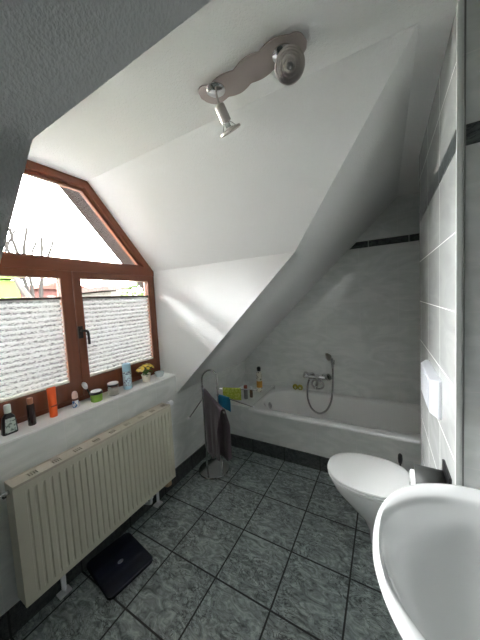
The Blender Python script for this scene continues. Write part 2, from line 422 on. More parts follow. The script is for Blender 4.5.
# boxed-in wall for the cistern: faces toilet (x = W) and faces the camera (y = Y1)
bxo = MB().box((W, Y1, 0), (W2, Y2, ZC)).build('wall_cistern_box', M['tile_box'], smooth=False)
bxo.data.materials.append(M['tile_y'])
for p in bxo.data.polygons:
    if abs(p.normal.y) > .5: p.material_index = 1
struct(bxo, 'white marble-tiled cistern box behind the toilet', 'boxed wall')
struct(MB().box((W-.002, Y1-.003, 0), (W+.010, Y1+.008, ZC)).build('trim_2', M['edge'], smooth=False), 'pale upright tile edge at the cistern box corner', 'edge trim')
struct(MB().box((W+.015, Y1-.004, 0), (W+.019, Y1+.002, ZC)).build('trim_3', plain('grey_joint', srgb(120, 122, 118), .6), smooth=False), 'thin grey joint beside the cistern box corner', 'edge trim')
# dark border strips
struct(MB().poly_extrude([((2.0-ZK)/SL+.02, YF-.0025, 2.0), (W2, YF-.0025, 2.0), (W2, YF-.0025, 2.062), ((2.062-ZK)/SL+.02, YF-.0025, 2.062)], (0, .004, 0)).build('trim_4', M['strip_y'], smooth=False),
       'dark slate border strip high on the end wall', 'tile border')
struct(MB().box((W-.0025, Y1+.010, 2.0), (W+.002, Y2, 2.062)).build('trim_5', M['strip_x'], smooth=False), 'dark slate border strip on the cistern box side', 'tile border')
struct(MB().box((W+.02, Y1-.0025, 2.0), (W2, Y1+.002, 2.062)).build('trim_6', M['strip_y'], smooth=False), 'dark slate border strip on the cistern box front', 'tile border')
# dark tile skirting
HS = .132
struct(MB().box((0, YR, 0), (.010, YB, HS)).build('baseboard_left', M['slate_x'], smooth=False), 'dark slate tile skirting along the left wall', 'skirting')
struct(MB().box((.010, YB-.010, 0), (W, YB, HS)).build('baseboard_tub', M['slate_y'], smooth=False), 'dark slate tile skirting below the bathtub', 'skirting')
# tub surround: apron and ledge at its left end
ZR = .478
struct(MB().box((0, YB, 0), (W2, YB+.010, ZR-.029)).build('wall_tub_front', M['tile_y'], smooth=False), 'grey tiled apron in front of the bathtub', 'tub apron')
struct(MB().box((0, YB-.03, ZR-.05), (.40, YF, ZR-.006)).build('wall_tub_ledge', M['tile_front'], smooth=False, bevel=.004), 'grey tiled ledge at the left end of the bathtub', 'tub ledge')

# ================================================================== WINDOW
wn = bpy.data.objects.new('window_1', None); col.objects.link(wn); wn.location = (XW, (YN+YC)/2, ZSILL)
struct(wn, 'red-brown wooden dormer window with a trapezoid light over two casements', 'window')
FX0, FX1 = -.235, XW
def inset_trap(d, zb):
    """dormer gable outline above height zb, moved inwards by d"""
    def side(da):
        L = math.hypot(da, ZC-ZS); k = (ZC-ZS)/da
        yr = lambda z: -(z-ZS)/k - d*L/(ZC-ZS)          # measured from the cheek, inwards negative
        zt = ZC-d; zsh = ZS + (d - d*L/(ZC-ZS))*k
        if zb < zsh: r = [(-d, zb), (-d, zsh)]
        else: r = [(yr(zb), zb), (yr(zb+.012), zb+.012)]
        return r + [(yr(zt), zt)]
    return [(YC+y, z) for y, z in side(DA)] + [(YN-y, z) for y, z in side(DAN)[::-1]]
def frame_ring(outer, inner, x0, x1):
    mb = MB(); bm = mb.bm
    def ring(p, x): return [bm.verts.new((x, y, z)) for y, z in p]
    o0, i0, o1, i1 = ring(outer, x0), ring(inner, x0), ring(outer, x1), ring(inner, x1)
    n = len(outer)
    for a in range(n):
        b = (a+1) % n
        bm.faces.new((o0[a], o0[b], i0[b], i0[a])); bm.faces.new((o1[a], i1[a], i1[b], o1[b]))
        bm.faces.new((o0[a], o1[a], o1[b], o0[b])); bm.faces.new((i0[a], i0[b], i1[b], i1[a]))
    return mb
# upper fixed frame (trapezoid light)
ZT0, ZT1 = 1.80, 1.875
up = sub(wn, 'upper_frame', frame_ring(inset_trap(.001, ZT0), inset_trap(.052, ZT1), FX0, FX1), M['wood'], bevel=.003, smooth=False)
sub(wn, 'glazing_bead', frame_ring(inset_trap(.053, ZT1), inset_trap(.072, ZT1+.012), FX0+.01, FX1-.022), M['wood'], bevel=.002, smooth=False)
pa = MB(); pa.poly_extrude([(-.212, y, z) for y, z in inset_trap(.070, ZT1+.010)], (.006, 0, 0))
sub(wn, 'pane', pa, M['glass'], smooth=False)
# lower fixed frame
ZB = ZSILL
rect = lambda y0, y1, z0, z1: [(y1, z0), (y1, z1), (y0, z1), (y0, z0)]
sub(wn, 'lower_frame', frame_ring(rect(YN+.001, YC-.001, ZB+.001, ZT0), rect(YN+.042, YC-.042, ZB+.05, ZT0-.012), FX0, FX1-.006), M['wood'], bevel=.003, smooth=False)
def sash(y0, y1, ly, ry, name):
    g = rect(ly, ry, 1.085, 1.752)
    s = sub(wn, name, frame_ring(rect(y0, y1, ZB+.035, ZT0-.001), g, FX0+.02, FX1+.012), M['woodz'], bevel=.005, smooth=False)
    p = MB().poly_extrude([(-.205, y, z) for y, z in rect(ly-.003, ry+.003, 1.082, 1.755)], (.006, 0, 0)).build('pane', M['glass'], s, smooth=False)
    return s
sash(YN+.034, .8485, .232, .776, 'sash')
sr = sash(.8515, YC-.034, .903, 1.455, 'sash')
MBh = MB().box((FX1+.012, .851, 1.36), (FX1+.020, .879, 1.44))
MBh.tube([(FX1+.018, .866, 1.41), (FX1+.045, .866, 1.41)], .007)
MBh.tube(catmull([(FX1+.045, .866, 1.41), (FX1+.050, .880, 1.409), (FX1+.048, .895, 1.395), (FX1+.046, .899, 1.36), (FX1+.046, .899, 1.315)], 5), .008)
MBh.build('window_handle', M['blackmetal'], sr)

def blind(y0, y1, label):
    t = thing('pleated_blind', label, 'blind', (XW-.008, (y0+y1)/2, 1.62), 'pleated blinds on the casements')
    zt, zb = 1.622, 1.098; n = 36
    rs = []
    for k in range(n+1):
        z = zt + (zb-zt)*k/n; x = XW-.012 + (.011 if k % 2 else -.011)
        rs.append([(x, y0, z), (x, y1, z)])
    mb = MB(); mb.rings(rs, closed=False)
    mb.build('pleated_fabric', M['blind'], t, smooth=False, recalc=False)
    MB().box((XW-.026, y0-.002, zt), (XW+.004, y1+.002, zt+.013)).build('top_rail', M['railbrown'], t, bevel=.002)
    MB().box((XW-.024, y0-.002, zb-.012), (XW+.002, y1+.002, zb)).build('bottom_rail', M['railwhite'], t, bevel=.002)
    return t
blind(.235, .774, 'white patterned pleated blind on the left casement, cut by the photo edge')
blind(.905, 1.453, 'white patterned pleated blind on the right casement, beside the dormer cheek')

# ================================================================== OUTSIDE
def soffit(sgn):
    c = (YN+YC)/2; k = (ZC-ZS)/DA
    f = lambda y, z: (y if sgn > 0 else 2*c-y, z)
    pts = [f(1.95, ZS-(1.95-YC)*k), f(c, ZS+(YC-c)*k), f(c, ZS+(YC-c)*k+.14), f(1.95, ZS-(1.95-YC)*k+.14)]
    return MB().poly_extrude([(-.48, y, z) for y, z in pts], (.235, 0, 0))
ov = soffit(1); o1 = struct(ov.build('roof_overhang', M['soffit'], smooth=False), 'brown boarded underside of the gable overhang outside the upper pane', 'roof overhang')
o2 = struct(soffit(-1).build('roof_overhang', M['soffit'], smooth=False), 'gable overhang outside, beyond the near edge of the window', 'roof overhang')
GZ = -3.2
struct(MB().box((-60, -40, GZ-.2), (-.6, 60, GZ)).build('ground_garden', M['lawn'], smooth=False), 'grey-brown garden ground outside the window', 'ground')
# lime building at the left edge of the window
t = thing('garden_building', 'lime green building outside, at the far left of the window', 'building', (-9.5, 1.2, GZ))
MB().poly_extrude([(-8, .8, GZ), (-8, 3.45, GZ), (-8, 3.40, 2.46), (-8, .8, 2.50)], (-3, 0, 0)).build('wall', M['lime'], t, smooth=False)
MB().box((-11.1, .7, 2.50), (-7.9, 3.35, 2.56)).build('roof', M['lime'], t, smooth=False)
MB().poly_extrude([(-5.6, -.8, 3.0), (-8.5, -.8, 6.4), (-11.4, -.8, 3.0)], (0, -6.5, 0)).build('sky_block_roof', M['roofgrey'], t, smooth=False)  # added out-of-view roof that keeps low sky light off the dormer
MB().box((-11, -7.2, GZ), (-6, -.9, 3.0)).build('sky_block_wall', M['housewhite'], t, smooth=False)  # unseen wall added to carry that light-blocking roof
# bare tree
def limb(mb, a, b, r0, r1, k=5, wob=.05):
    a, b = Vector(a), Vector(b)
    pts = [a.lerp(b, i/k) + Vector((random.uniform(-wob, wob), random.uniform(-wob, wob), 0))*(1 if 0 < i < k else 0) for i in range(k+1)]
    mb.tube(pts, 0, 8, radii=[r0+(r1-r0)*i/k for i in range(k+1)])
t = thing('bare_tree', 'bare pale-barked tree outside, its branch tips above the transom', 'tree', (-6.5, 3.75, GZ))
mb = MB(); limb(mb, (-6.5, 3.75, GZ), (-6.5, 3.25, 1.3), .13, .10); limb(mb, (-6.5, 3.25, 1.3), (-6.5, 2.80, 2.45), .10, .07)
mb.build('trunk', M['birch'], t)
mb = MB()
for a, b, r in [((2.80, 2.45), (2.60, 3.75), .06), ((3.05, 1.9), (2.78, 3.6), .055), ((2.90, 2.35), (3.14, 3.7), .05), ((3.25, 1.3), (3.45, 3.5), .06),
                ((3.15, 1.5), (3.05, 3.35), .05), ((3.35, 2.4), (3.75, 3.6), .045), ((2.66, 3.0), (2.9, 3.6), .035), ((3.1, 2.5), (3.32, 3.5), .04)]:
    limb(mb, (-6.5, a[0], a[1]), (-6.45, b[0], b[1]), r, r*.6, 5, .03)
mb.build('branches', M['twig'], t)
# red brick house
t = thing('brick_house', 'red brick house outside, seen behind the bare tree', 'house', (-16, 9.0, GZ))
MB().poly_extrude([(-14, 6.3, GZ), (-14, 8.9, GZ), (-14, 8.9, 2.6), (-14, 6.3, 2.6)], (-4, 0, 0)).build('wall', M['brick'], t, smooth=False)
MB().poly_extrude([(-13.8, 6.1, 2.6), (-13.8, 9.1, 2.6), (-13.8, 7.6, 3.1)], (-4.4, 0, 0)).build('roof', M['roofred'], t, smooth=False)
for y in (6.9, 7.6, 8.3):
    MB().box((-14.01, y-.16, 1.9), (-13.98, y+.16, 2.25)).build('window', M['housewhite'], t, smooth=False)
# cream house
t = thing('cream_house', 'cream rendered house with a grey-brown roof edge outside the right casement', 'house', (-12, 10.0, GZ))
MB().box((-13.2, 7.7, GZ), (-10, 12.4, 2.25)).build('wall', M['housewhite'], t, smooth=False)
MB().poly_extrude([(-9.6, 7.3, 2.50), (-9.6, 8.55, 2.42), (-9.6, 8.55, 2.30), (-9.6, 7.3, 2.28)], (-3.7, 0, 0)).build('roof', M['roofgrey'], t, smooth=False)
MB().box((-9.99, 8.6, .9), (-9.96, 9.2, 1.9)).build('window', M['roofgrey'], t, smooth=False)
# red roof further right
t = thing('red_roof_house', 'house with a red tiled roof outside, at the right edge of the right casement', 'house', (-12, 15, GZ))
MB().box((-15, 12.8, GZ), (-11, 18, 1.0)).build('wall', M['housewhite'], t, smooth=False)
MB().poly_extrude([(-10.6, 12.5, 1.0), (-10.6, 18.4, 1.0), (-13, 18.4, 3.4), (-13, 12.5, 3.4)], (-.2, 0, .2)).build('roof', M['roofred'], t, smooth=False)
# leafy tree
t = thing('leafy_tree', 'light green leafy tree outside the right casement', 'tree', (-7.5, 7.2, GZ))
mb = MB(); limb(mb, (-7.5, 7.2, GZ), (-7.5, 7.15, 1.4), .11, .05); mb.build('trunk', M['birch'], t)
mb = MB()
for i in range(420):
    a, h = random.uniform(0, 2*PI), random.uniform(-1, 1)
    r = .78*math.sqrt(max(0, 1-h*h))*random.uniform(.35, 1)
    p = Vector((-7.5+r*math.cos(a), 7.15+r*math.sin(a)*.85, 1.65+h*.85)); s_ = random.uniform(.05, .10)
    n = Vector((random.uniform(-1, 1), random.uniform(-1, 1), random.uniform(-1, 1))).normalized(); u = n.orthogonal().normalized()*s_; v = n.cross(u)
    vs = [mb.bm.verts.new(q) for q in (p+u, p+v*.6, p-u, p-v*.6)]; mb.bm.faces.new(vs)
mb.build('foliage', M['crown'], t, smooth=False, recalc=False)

# ================================================================== RADIATOR
RX0, RX1, RY0, RY1, RZ0, RZ1 = .030, .125, .358, 1.334, .180, .770
rd = thing('radiator', 'cream panel radiator with vertical ribs under the window sill', 'radiator', (.08, (RY0+RY1)/2, 0))
# front panel with pressed vertical flutes
nrib = 28; span = RY1-RY0-.05
prof = []
y = RY0+.025; p = span/nrib
for i in range(nrib):
    prof += [(y+p*.00, 0), (y+p*.56, 0), (y+p*.68, -.008), (y+p*.88, -.008)]; y += p
prof.append((RY1-.025, 0))
def flut(z, k): return [Vector((RX1 + d*k, yy, z)) for yy, d in prof]
mb = MB()
zs = [(RZ0, 0), (RZ0+.03, 0), (RZ0+.05, 1), (RZ1-.065, 1), (RZ1-.045, 0), (RZ1-.012, 0)]
rows = [[Vector((RX1, RY0, z))] + flut(z, k) + [Vector((RX1, RY1, z))] for z, k in zs]
rows.insert(0, [Vector((RX1-.018, v.y, RZ0)) for v in rows[0]])
rows.append([Vector((RX1-.018, v.y, RZ1-.012)) for v in rows[-1]])
mb.rings(rows, closed=False)
mb.build('front_panel', M['radiator'], rd, angle=30, recalc=True)
MB().box((RX0, RY0+.01, RZ0+.01), (RX0+.018, RY1-.01, RZ1-.02)).build('back_panel', M['radiator'], rd, bevel=.004)
for yy in (RY0-.001, RY1-.002):
    MB().box((RX0+.004, yy, RZ0+.005), (RX1-.004, yy+.003, RZ1-.006)).build('side_cover', M['radiator'], rd, bevel=.0012)
# top grille: slotted plate in sections
mb = MB()
nsec = 9; L = (RY1-RY0-.02)/nsec
xa, xb = RX0+.004, RX1-.006
for i in range(nsec):
    y0 = RY0+.01+i*L
    mb.box((xa, y0, RZ1-.014), (xb, y0+L*.60, RZ1-.004))
    for k in range(4):
        mb.box((xa, y0+L*.60+L*.10*k+L*.068, RZ1-.014), (xb, y0+L*.60+L*.10*k+L*.10, RZ1-.004))
    mb.box((xa, y0+L*.6, RZ1-.014), (xa+.024, y0+L, RZ1-.004)); mb.box((xb-.024, y0+L*.6, RZ1-.014), (xb, y0+L, RZ1-.004))
mb.box((xa-.003, RY0, RZ1-.016), (xa+.003, RY1, RZ1)); mb.box((xb-.003, RY0, RZ1-.016), (xb+.005, RY1, RZ1))
mb.box((xa, RY0, RZ1-.014), (xb, RY0+.018, RZ1-.001)); mb.box((xa, RY1-.018, RZ1-.014), (xb, RY1, RZ1-.001))
mb.build('top_grille', M['radgrille'], rd, smooth=False)
MB().box((RX0+.02, RY0+.02, RZ1-.12), (RX1-.02, RY1-.02, RZ1-.10)).build('slot_shade_fins', M['darkhole'], rd, smooth=False)  # plain sheet for the fins, near-black so slot shade is in its colour
v = MB().lathe([(.011, 0), (.011, .018), (.007, .020), (.007, .030), (.004, .032)], (.078, RY0-.001, .735), (0, -1, 0), 16).build('bleed_valve', M['chrome'], rd)
MB().lathe([(.012, 0), (.012, .010), (.009, .012)], (.068, RY0-.010, .722), (0, -1, 0), 12).build('valve_cap', M['black'], rd)
MB().lathe([(.016, 0), (.016, .018), (.021, .020), (.021, .060), (.017, .066)], (.075, RY1+.001, .752), (0, 1, 0), 20).build('thermostat', M['plastic'], rd)
for yy in (.545, 1.215):
    f = MB()
    f.box((.036, yy-.012, .02), (.044, yy+.012, RZ0+.02))
    f.box((.014, yy-.030, 0), (.060, yy+.030, .010))
    f.poly_extrude([(.044, yy-.003, .01), (.058, yy-.003, .01), (.044, yy-.003, .055)], (0, .006, 0))
    f.build('foot_bracket', M['plastic'], rd, bevel=.0015)
MB().tube(catmull([(.08, 1.12, RZ0+.01), (.08, 1.12, .13), (.075, 1.12, .10), (.02, 1.12, .08), (.013, 1.12, .08)], 5), .011).build('pipe', M['plastic'], rd)
MB().tube(catmull([(.08, 1.30, RZ0+.01), (.08, 1.30, .14), (.07, 1.30, .11), (.02, 1.30, .10), (.013, 1.30, .10)], 5), .013).build('pipe', M['brass'], rd)
MB().lathe([(.018, 0), (.018, .03), (.014, .034)], (.08, 1.12, .14), (0, 0, 1), 16).build('pipe_nut', M['plastic'], rd)
MB().lathe([(.022, 0), (.022, .035), (.016, .04)], (.08, 1.30, .12), (0, 0, 1), 16).build('pipe_nut', M['brass'], rd)

# ================================================================== BATHROOM SCALE
sc_ = thing('bathroom_scale', 'black glass bathroom scale on the floor in front of the radiator', 'scale', (.182, .784, 0))
sc_.rotation_euler = (0, 0, math.radians(-9))
bpy.context.view_layer.update()
def local(parent, o):
    o.matrix_parent_inverse = Matrix.Identity(4); return o
mb = MB(); rs = []
for z, d in ((.006, .006), (.010, .0), (.024, .0), (.028, .003), (.029, .007)):
    rs.append(rrect(-.158+d, .158-d, -.135+d, .135-d, .03, z))
mb.rings(rs); local(sc_, mb.build('platform', M['navy'], sc_))
mb = MB(); mb.lathe([(.016, 0), (.016, .002), (.012, .0032)], (.01, 0, .029), (0, 0, 1), 24)
for v in mb.bm.verts: v.co.x = .01 + (v.co.x-.01)*.75
local(sc_, mb.build('button', M['satin'], sc_))
for sx in (-1, 1):
    for sy in (-1, 1):
        local(sc_, MB().lathe([(.014, 0), (.014, .007)], (sx*.12, sy*.10, 0), (0, 0, 1), 16).build('foot', M['black'], sc_))

# ================================================================== TOWEL STAND
BX, BY = .195, 1.745
PL, PR = Vector((.166, 1.684, 0)), Vector((.258, 1.786, 0))
ts = thing('towel_stand', 'chrome towel stand with an arched top and swivel arms, before the bathtub', 'towel stand', (BX, BY, 0))
MB().lathe([(.140, 0), (.142, .006), (.138, .013), (.03, .017), (.0, .017)], (BX, BY, 0), (0, 0, 1), 64).build('base', M['chromedark'], ts)
arch = [PL+Vector((0, 0, .012)), PL+Vector((0, 0, .4)), PL+Vector((0, 0, .862))]
mid = (PL+PR)/2; R_ = (PR-PL).length/2
for k in range(1, 12):
    a = PI - PI*k/12
    arch.append(mid + (PR-PL).normalized()*R_*math.cos(a) + Vector((0, 0, 0.862+R_*1.15*math.sin(a))))
arch += [PR+Vector((0, 0, .862)), PR+Vector((0, 0, .4)), PR+Vector((0, 0, .012))]
MB().tube(arch, .0085, 14).build('arched_post', M['chrome'], ts)
def arm(a, b, ball):
    a, b = Vector(a), Vector(b)
    mb = MB().tube([a, b], .0055, 12); mb.lathe([(.0115, -.012), (.0115, .012)], a, (0, 0, 1), 16)
    o = mb.build('arm', M['chrome'], ts)
    MB().ball(b, .0095, 16).build('arm_tip', ball, o)
A1 = (Vector((.166, 1.684, .695)), Vector((.303, 1.335, .69)))
A2 = (Vector((.166, 1.684, .795)), Vector((.488, 1.534, .682)))
A3 = (Vector((.258, 1.786, .70)), Vector((.678, 1.682, .70)))
A4 = (Vector((.258, 1.786, .765)), Vector((.615, 1.87, .765)))
for a, tip in ((A1, M['plastic']), (A2, M['chrome']), (A3, M['plastic']), (A4, M['chrome'])): arm(*a, tip)

def drape(a, b, s0, s1, lf, lb, thick, gap, name, mat, label, cat, folds=2.5, amp=.006, ns=26, nt=26, flare=0.):
    """cloth hung over an arm from a to b, between s0 and s1 of its length; lf/lb how far each side hangs"""
    a, b = Vector(a), Vector(b); d = b-a; side = Vector((0, 0, 1)).cross(d).normalized()
    rows = []
    for i in range(ns+1):
        s = s0+(s1-s0)*i/ns; c = a+d*s; u = i/ns
        row = []; r0 = .0066+thick/2
        f = lf(u) if callable(lf) else lf; k_ = lb(u) if callable(lb) else lb
        for j in range(nt*2+1):
            w = (j-nt)/nt     # -1..1 : front hem .. back hem
            if abs(w) < .1:
                ang = PI/2*w/.1; off = side*(-(r0+gap(u)*.25)*math.sin(ang)); z = (r0+gap(u)*.12)*math.cos(ang)
            else:
                q = (abs(w)-.1)/.9; ln = (f if w < 0 else k_)
                sg = -1 if w > 0 else 1
                bulge = r0 + gap(u)*(.25+.75*min(1, q*3)) 
                wav = amp*math.sin(folds*2*PI*u + (0 if w < 0 else 1.3))*min(1, q*1.6)
                off = side*(sg*bulge + wav*(.6+flare*q)); z = -ln*q
            row.append(c+off+Vector((0, 0, z)))
        rows.append(row)
    mb = MB(); mb.rings(rows, closed=False)
    o = mb.build(name, mat, None, recalc=True, angle=180)
    so = o.modifiers.new('thickness', 'SOLIDIFY'); so.thickness = thick; so.offset = 0
    tag(o, label, cat); return o
drape(A2[0], A2[1], .12, .95, lambda u: .60-.20*u+.03*math.sin(9*u), lambda u: .56-.17*u, .006, lambda u: .004+.046*u**3, 'towel', M['towel'],
      'mauve-grey bath towel hanging over the towel stand', 'towel', 3.0, .009, flare=.2)
drape(A4[0], A4[1], .15, .60, .105, .09, .003, lambda u: .003, 'washcloth', M['greencloth'],
      'lime green washcloth hanging on the towel stand, over the tub edge', 'washcloth', 2, .004)
drape(A3[0], A3[1], .05, .34, lambda u: .105+.02*u, .09, .004, lambda u: .004, 'washcloth', M['bluecloth'],
      'teal blue washcloth hanging on the towel stand next to the post', 'washcloth', 1.5, .004)

# ================================================================== BATHTUB
tb = thing('bathtub', 'white built-in bathtub along the end wall', 'bathtub', (1.2, 2.42, 0))
TX0, TX1, TY0, TY1 = .402, 2.045, 2.068, YF-.002
IX0, IX1, IY0, IY1 = .455, 1.90, 2.150, 2.690
mb = MB(); rs = []
def trr(d, z, r, ix=None):  # inner outline shrunk by d (sloped more at the left head end)
    return rrect(IX0+d*1.3+(ix or 0), IX1-d, IY0+d*.7, IY1-d*.7, r, z, 10)
def outer(z, d=0): return rrect(TX0+d, TX1-d, TY0+d, TY1-d*.0, .012, z, 10)
rs = [outer(ZR-.028, .004), outer(ZR-.026, 0), outer(ZR-.006), outer(ZR, .006),
      trr(-.012, ZR, .245), trr(-.004, ZR-.004, .24), trr(.006, ZR-.016, .235), trr(.05, ZR-.20, .21), trr(.095, ZR-.36, .17), trr(.14, ZR-.405, .13), trr(.20, ZR-.415, .08)]
mb.rings(rs, cap0=False, cap1=True)
mb.build('tub_shell', M['acryl'], tb, angle=50)
# overflow rosette on the sloped head end and drain
MB().lathe([(.033, 0), (.034, .006), (.028, .012), (.014, .013), (.014, .010), (.0, .010)], (.512, 2.36, .412), Vector((1, 0, .28)), 28).build('overflow_knob', M['chrome'], tb)
MB().lathe([(.03, 0), (.03, .004), (.012, .006)], (1.2, 2.41, ZR-.414), (0, 0, 1), 24).build('drain', M['chrome'], tb)

# mixer on the end wall
mx_ = thing('bath_mixer', 'chrome two-handle bath mixer on the end wall above the tub', 'mixer tap', (.93, YF, .66))
yb = YF
for x in (.865, 1.005):
    MB().lathe([(.034, 0), (.034, .006), (.020, .016), (.020, .050)], (x, yb-.001, .655), (0, -1, 0), 24).build('wall_rosette', M['chrome'], mx_)
mb = MB().tube([(.845, yb-.060, .655), (.90, yb-.060, .655), (1.025, yb-.060, .655)], .022, 20)
mb.lathe([(.026, 0), (.026, .04), (.018, .045)], (.935, yb-.06, .640), (0, 0, 1), 20)
mb.build('mixer_body', M['chrome'], mx_)
for x, ax in ((.845, (-.75, -.45, .4)), (1.025, (.75, -.45, .4))):
    mb = MB().lathe([(.018, 0), (.018, .02), (.034, .026), (.038, .045), (.034, .058), (.012, .064)], (x, yb-.062, .662), ax, 20)
    mb.build('handle', M['chrome'], mx_)
MB().tube(catmull([(.935, yb-.06, .645), (.937, yb-.085, .60), (.94, yb-.13, .575), (.945, yb-.17, .585), (.945, yb-.185, .565)], 6), .015, 16).build('spout', M['chrome'], mx_)
ring = [(.945+.062*math.sin(a), yb-.085-.015*math.cos(a), .585+.055*math.cos(a)) for a in [2*PI*k/28 for k in range(1, 28)]]
MB().tube(ring, .0095, 12).build('diverter_loop', M['chrome'], mx_)
hb = tag(MB().box((1.085, YF-.022, .80), (1.115, YF-.001, .85)).tube([(1.10, YF-.02, .83), (1.10, YF-.055, .845)], .013, 14).build('shower_bracket', M['chrome'], None, bevel=.003),
         'small chrome wall bracket holding the hand shower', 'shower holder')
hs = thing('hand_shower', 'chrome hand shower hung on the end wall with its looping hose', 'hand shower', (1.1, YF-.07, .87))
MB().tube([(1.103, YF-.072, .775), (1.100, YF-.072, .835), (1.096, YF-.078, .885)], .0115, 14, radii=[.012, .016, .017]).build('handset_grip', M['chrome'], hs)
MB().lathe([(.016, -.022), (.030, -.008), (.042, .010), (.042, .018), (.034, .020), (.0, .020)], (1.070, YF-.088, .902), Vector((-.72, -.5, -.18)), 24).build('shower_head', M['satin'], hs)
MB().tube(catmull([(.846, YF-.066, .625), (.834, YF-.085, .56), (.840, YF-.125, .44), (.885, YF-.155, .340), (.965, YF-.165, .300), (1.04, YF-.155, .340), (1.088, YF-.125, .44), (1.102, YF-.085, .60), (1.103, YF-.072, .775)], 10), .0095, 12).build('hose', M['chromedark'], hs)

# sponge pair on the back rim
sp = thing('bath_sponge', 'yellow-green bath sponge on the back tub rim beside the mixer', 'sponge', (.71, 2.735, ZR))
mb = MB()
for cx in (.678, .735):
    mb.ball((cx, 2.735, ZR+.034), .033, 20, (.95, .7, 1))
mb.build('sponge_body', M['duck'], sp)
for cx in (.684, .741):
    MB().ball((cx, 2.711, ZR+.033), .013, 14, (1, .5, 1.1)).build('sponge_middle', M['duckpale'], sp)

# bottles on the tub ledge
t = thing('shampoo_bottle', 'tall white bottle with black cap and amber label on the tub ledge', 'bottle', (.305, 2.56, ZR-.006))
z0 = ZR-.006
MB().lathe([(.030, 0), (.033, .008), (.033, .20), (.028, .225), (.016, .235), (.016, .24)], (.305, 2.56, z0), n=28).build('bottle_body', M['bottlewhite'], t)
MB().lathe([(.0335, .05), (.0337, .052), (.0337, .125), (.0335, .127)], (.305, 2.56, z0), n=28, cap0=False, cap1=False).build('label_band', M['amber'], t)
MB().lathe([(.020, .24), (.021, .242), (.023, .275), (.018, .288), (.006, .292)], (.305, 2.56, z0), n=24).build('cap', M['black'], t)
t = thing('shower_gel', 'grey bottle with red-brown cap on the tub ledge, beside the lime washcloth', 'bottle', (.262, 2.30, z0))
MB().lathe([(.019, 0), (.022, .006), (.022, .105), (.017, .118)], (.262, 2.30, z0), n=24).build('bottle_body', M['bottlegrey'], t)
MB().lathe([(.020, .118), (.020, .145), (.014, .150)], (.262, 2.30, z0), n=24).build('cap', M['redcap'], t)
t = thing('shower_gel', 'small brown bottle with white cap on the tub ledge, left of the tall white bottle', 'bottle', (.297, 2.36, z0))
MB().lathe([(.015, 0), (.017, .005), (.017, .085), (.012, .095)], (.297, 2.36, z0), n=24).build('bottle_body', M['brownbottle'], t)
MB().lathe([(.013, .095), (.013, .116), (.010, .119)], (.297, 2.36, z0), n=20).build('cap', M['plastic'], t)

# ================================================================== TOILET
tl = thing('toilet', 'white toilet with closed lid against the tiled cistern box', 'toilet', (1.55, 1.63, 0))
TYc = 1.618
def egg(xf, xb, hw, z, n=48, pw=2.2, sq=3.2):
    """plan outline: rounded front (towards -x) and squarer back"""
    pts = []
    xm = xf + (xb-xf)*.52
    for i in range(n):
        a = 2*PI*i/n; c, s = math.cos(a), math.sin(a)
        if c < 0: x = xm - (xm-xf)*abs(c)**(2/pw); yv = hw*math.copysign(abs(s)**(2/pw), s)
        else: x = xm + (xb-xm)*abs(c)**(2/sq); yv = hw*math.copysign(abs(s)**(2/sq), s)*(1-.10*c)
        pts.append(Vector((x, TYc+yv, z)))
    return pts
mb = MB()
mb.rings([egg(1.50, 1.795, .095, 0), egg(1.49, 1.797, .10, .02), egg(1.485, 1.797, .10, .10), egg(1.44, 1.797, .115, .18), egg(1.355, 1.797, .145, .26), egg(1.288, 1.797, .170, .33),
          egg(1.262, 1.797, .180, .385), egg(1.262, 1.797, .181, .400), egg(1.267, 1.795, .177, .406)])
mb.build('bowl', M['ceramic'], tl, angle=60)
mb = MB(); mb.rings([egg(1.280, 1.700, .164, .404), egg(1.280, 1.700, .164, .411), egg(1.252, 1.717, .187, .413), egg(1.250, 1.718, .188, .417), egg(1.252, 1.717, .187, .423), egg(1.262, 1.708, .178, .425)])
mb.build('seat_ring', M['seat'], tl, angle=40)
mb = MB(); mb.rings([egg(1.280, 1.700, .164, .4245), egg(1.280, 1.700, .164, .4310), egg(1.250, 1.716, .189, .433), egg(1.247, 1.717, .191, .438), egg(1.250, 1.715, .188, .446), egg(1.262, 1.705, .178, .4505), egg(1.29, 1.69, .160, .4535), egg(1.37, 1.64, .10, .456), egg(1.44, 1.57, .03, .457)])
mb.build('lid', M['seat'], tl, angle=40)
for dy in (-.075, .075):
    MB().tube([(1.728, TYc+dy-.022, .434), (1.728, TYc+dy+.022, .434)], .013, 16).box((1.716, TYc+dy-.018, .404), (1.74, TYc+dy+.018, .432)).build('hinge', M['plastic'], tl)

# flush plate
fp = thing('flush_plate', 'white plastic flush plate on the cistern box above the toilet', 'flush plate', (W, 1.475, 1.08))
def fpr(d, x): return [Vector((x, y, z)) for y, z in ((1.262+d, 1.0+d*.2), (1.66-d, 1.0+d*.2), (1.66-d, 1.170-d*.2), (1.262+d, 1.170-d*.2))]
mb = MB(); mb.rings([fpr(0, W+.001), fpr(.002, W-.012), fpr(.040, W-.036), fpr(.046, W-.039)])
mb.build('cover', M['flushplastic'], fp, bevel=.004)
MB().box((W-.0425, 1.33, 1.02), (W-.038, 1.47, 1.145)).build('flush_button', M['flushplastic'], fp, bevel=.002)
MB().box((W-.0405, 1.473, 1.06), (W-.038, 1.479, 1.135)).build('button_slot', M['darkhole'], fp, smooth=False)

# toilet brush between toilet and tub
br = thing('toilet_brush', 'toilet brush with black knob standing behind the toilet lid by the tub', 'toilet brush', (1.672, 1.945, 0))
MB().lathe([(.045, 0), (.048, .01), (.042, .28), (.038, .285), (.02, .287)], (1.672, 1.945, 0), n=28).build('holder', M['plastic'], br)
MB().lathe([(.006, .285), (.006, .352), (.012, .358), (.015, .385), (.013, .415), (.006, .424)], (1.672, 1.945, 0), n=24).build('handle_knob', M['black'], br)

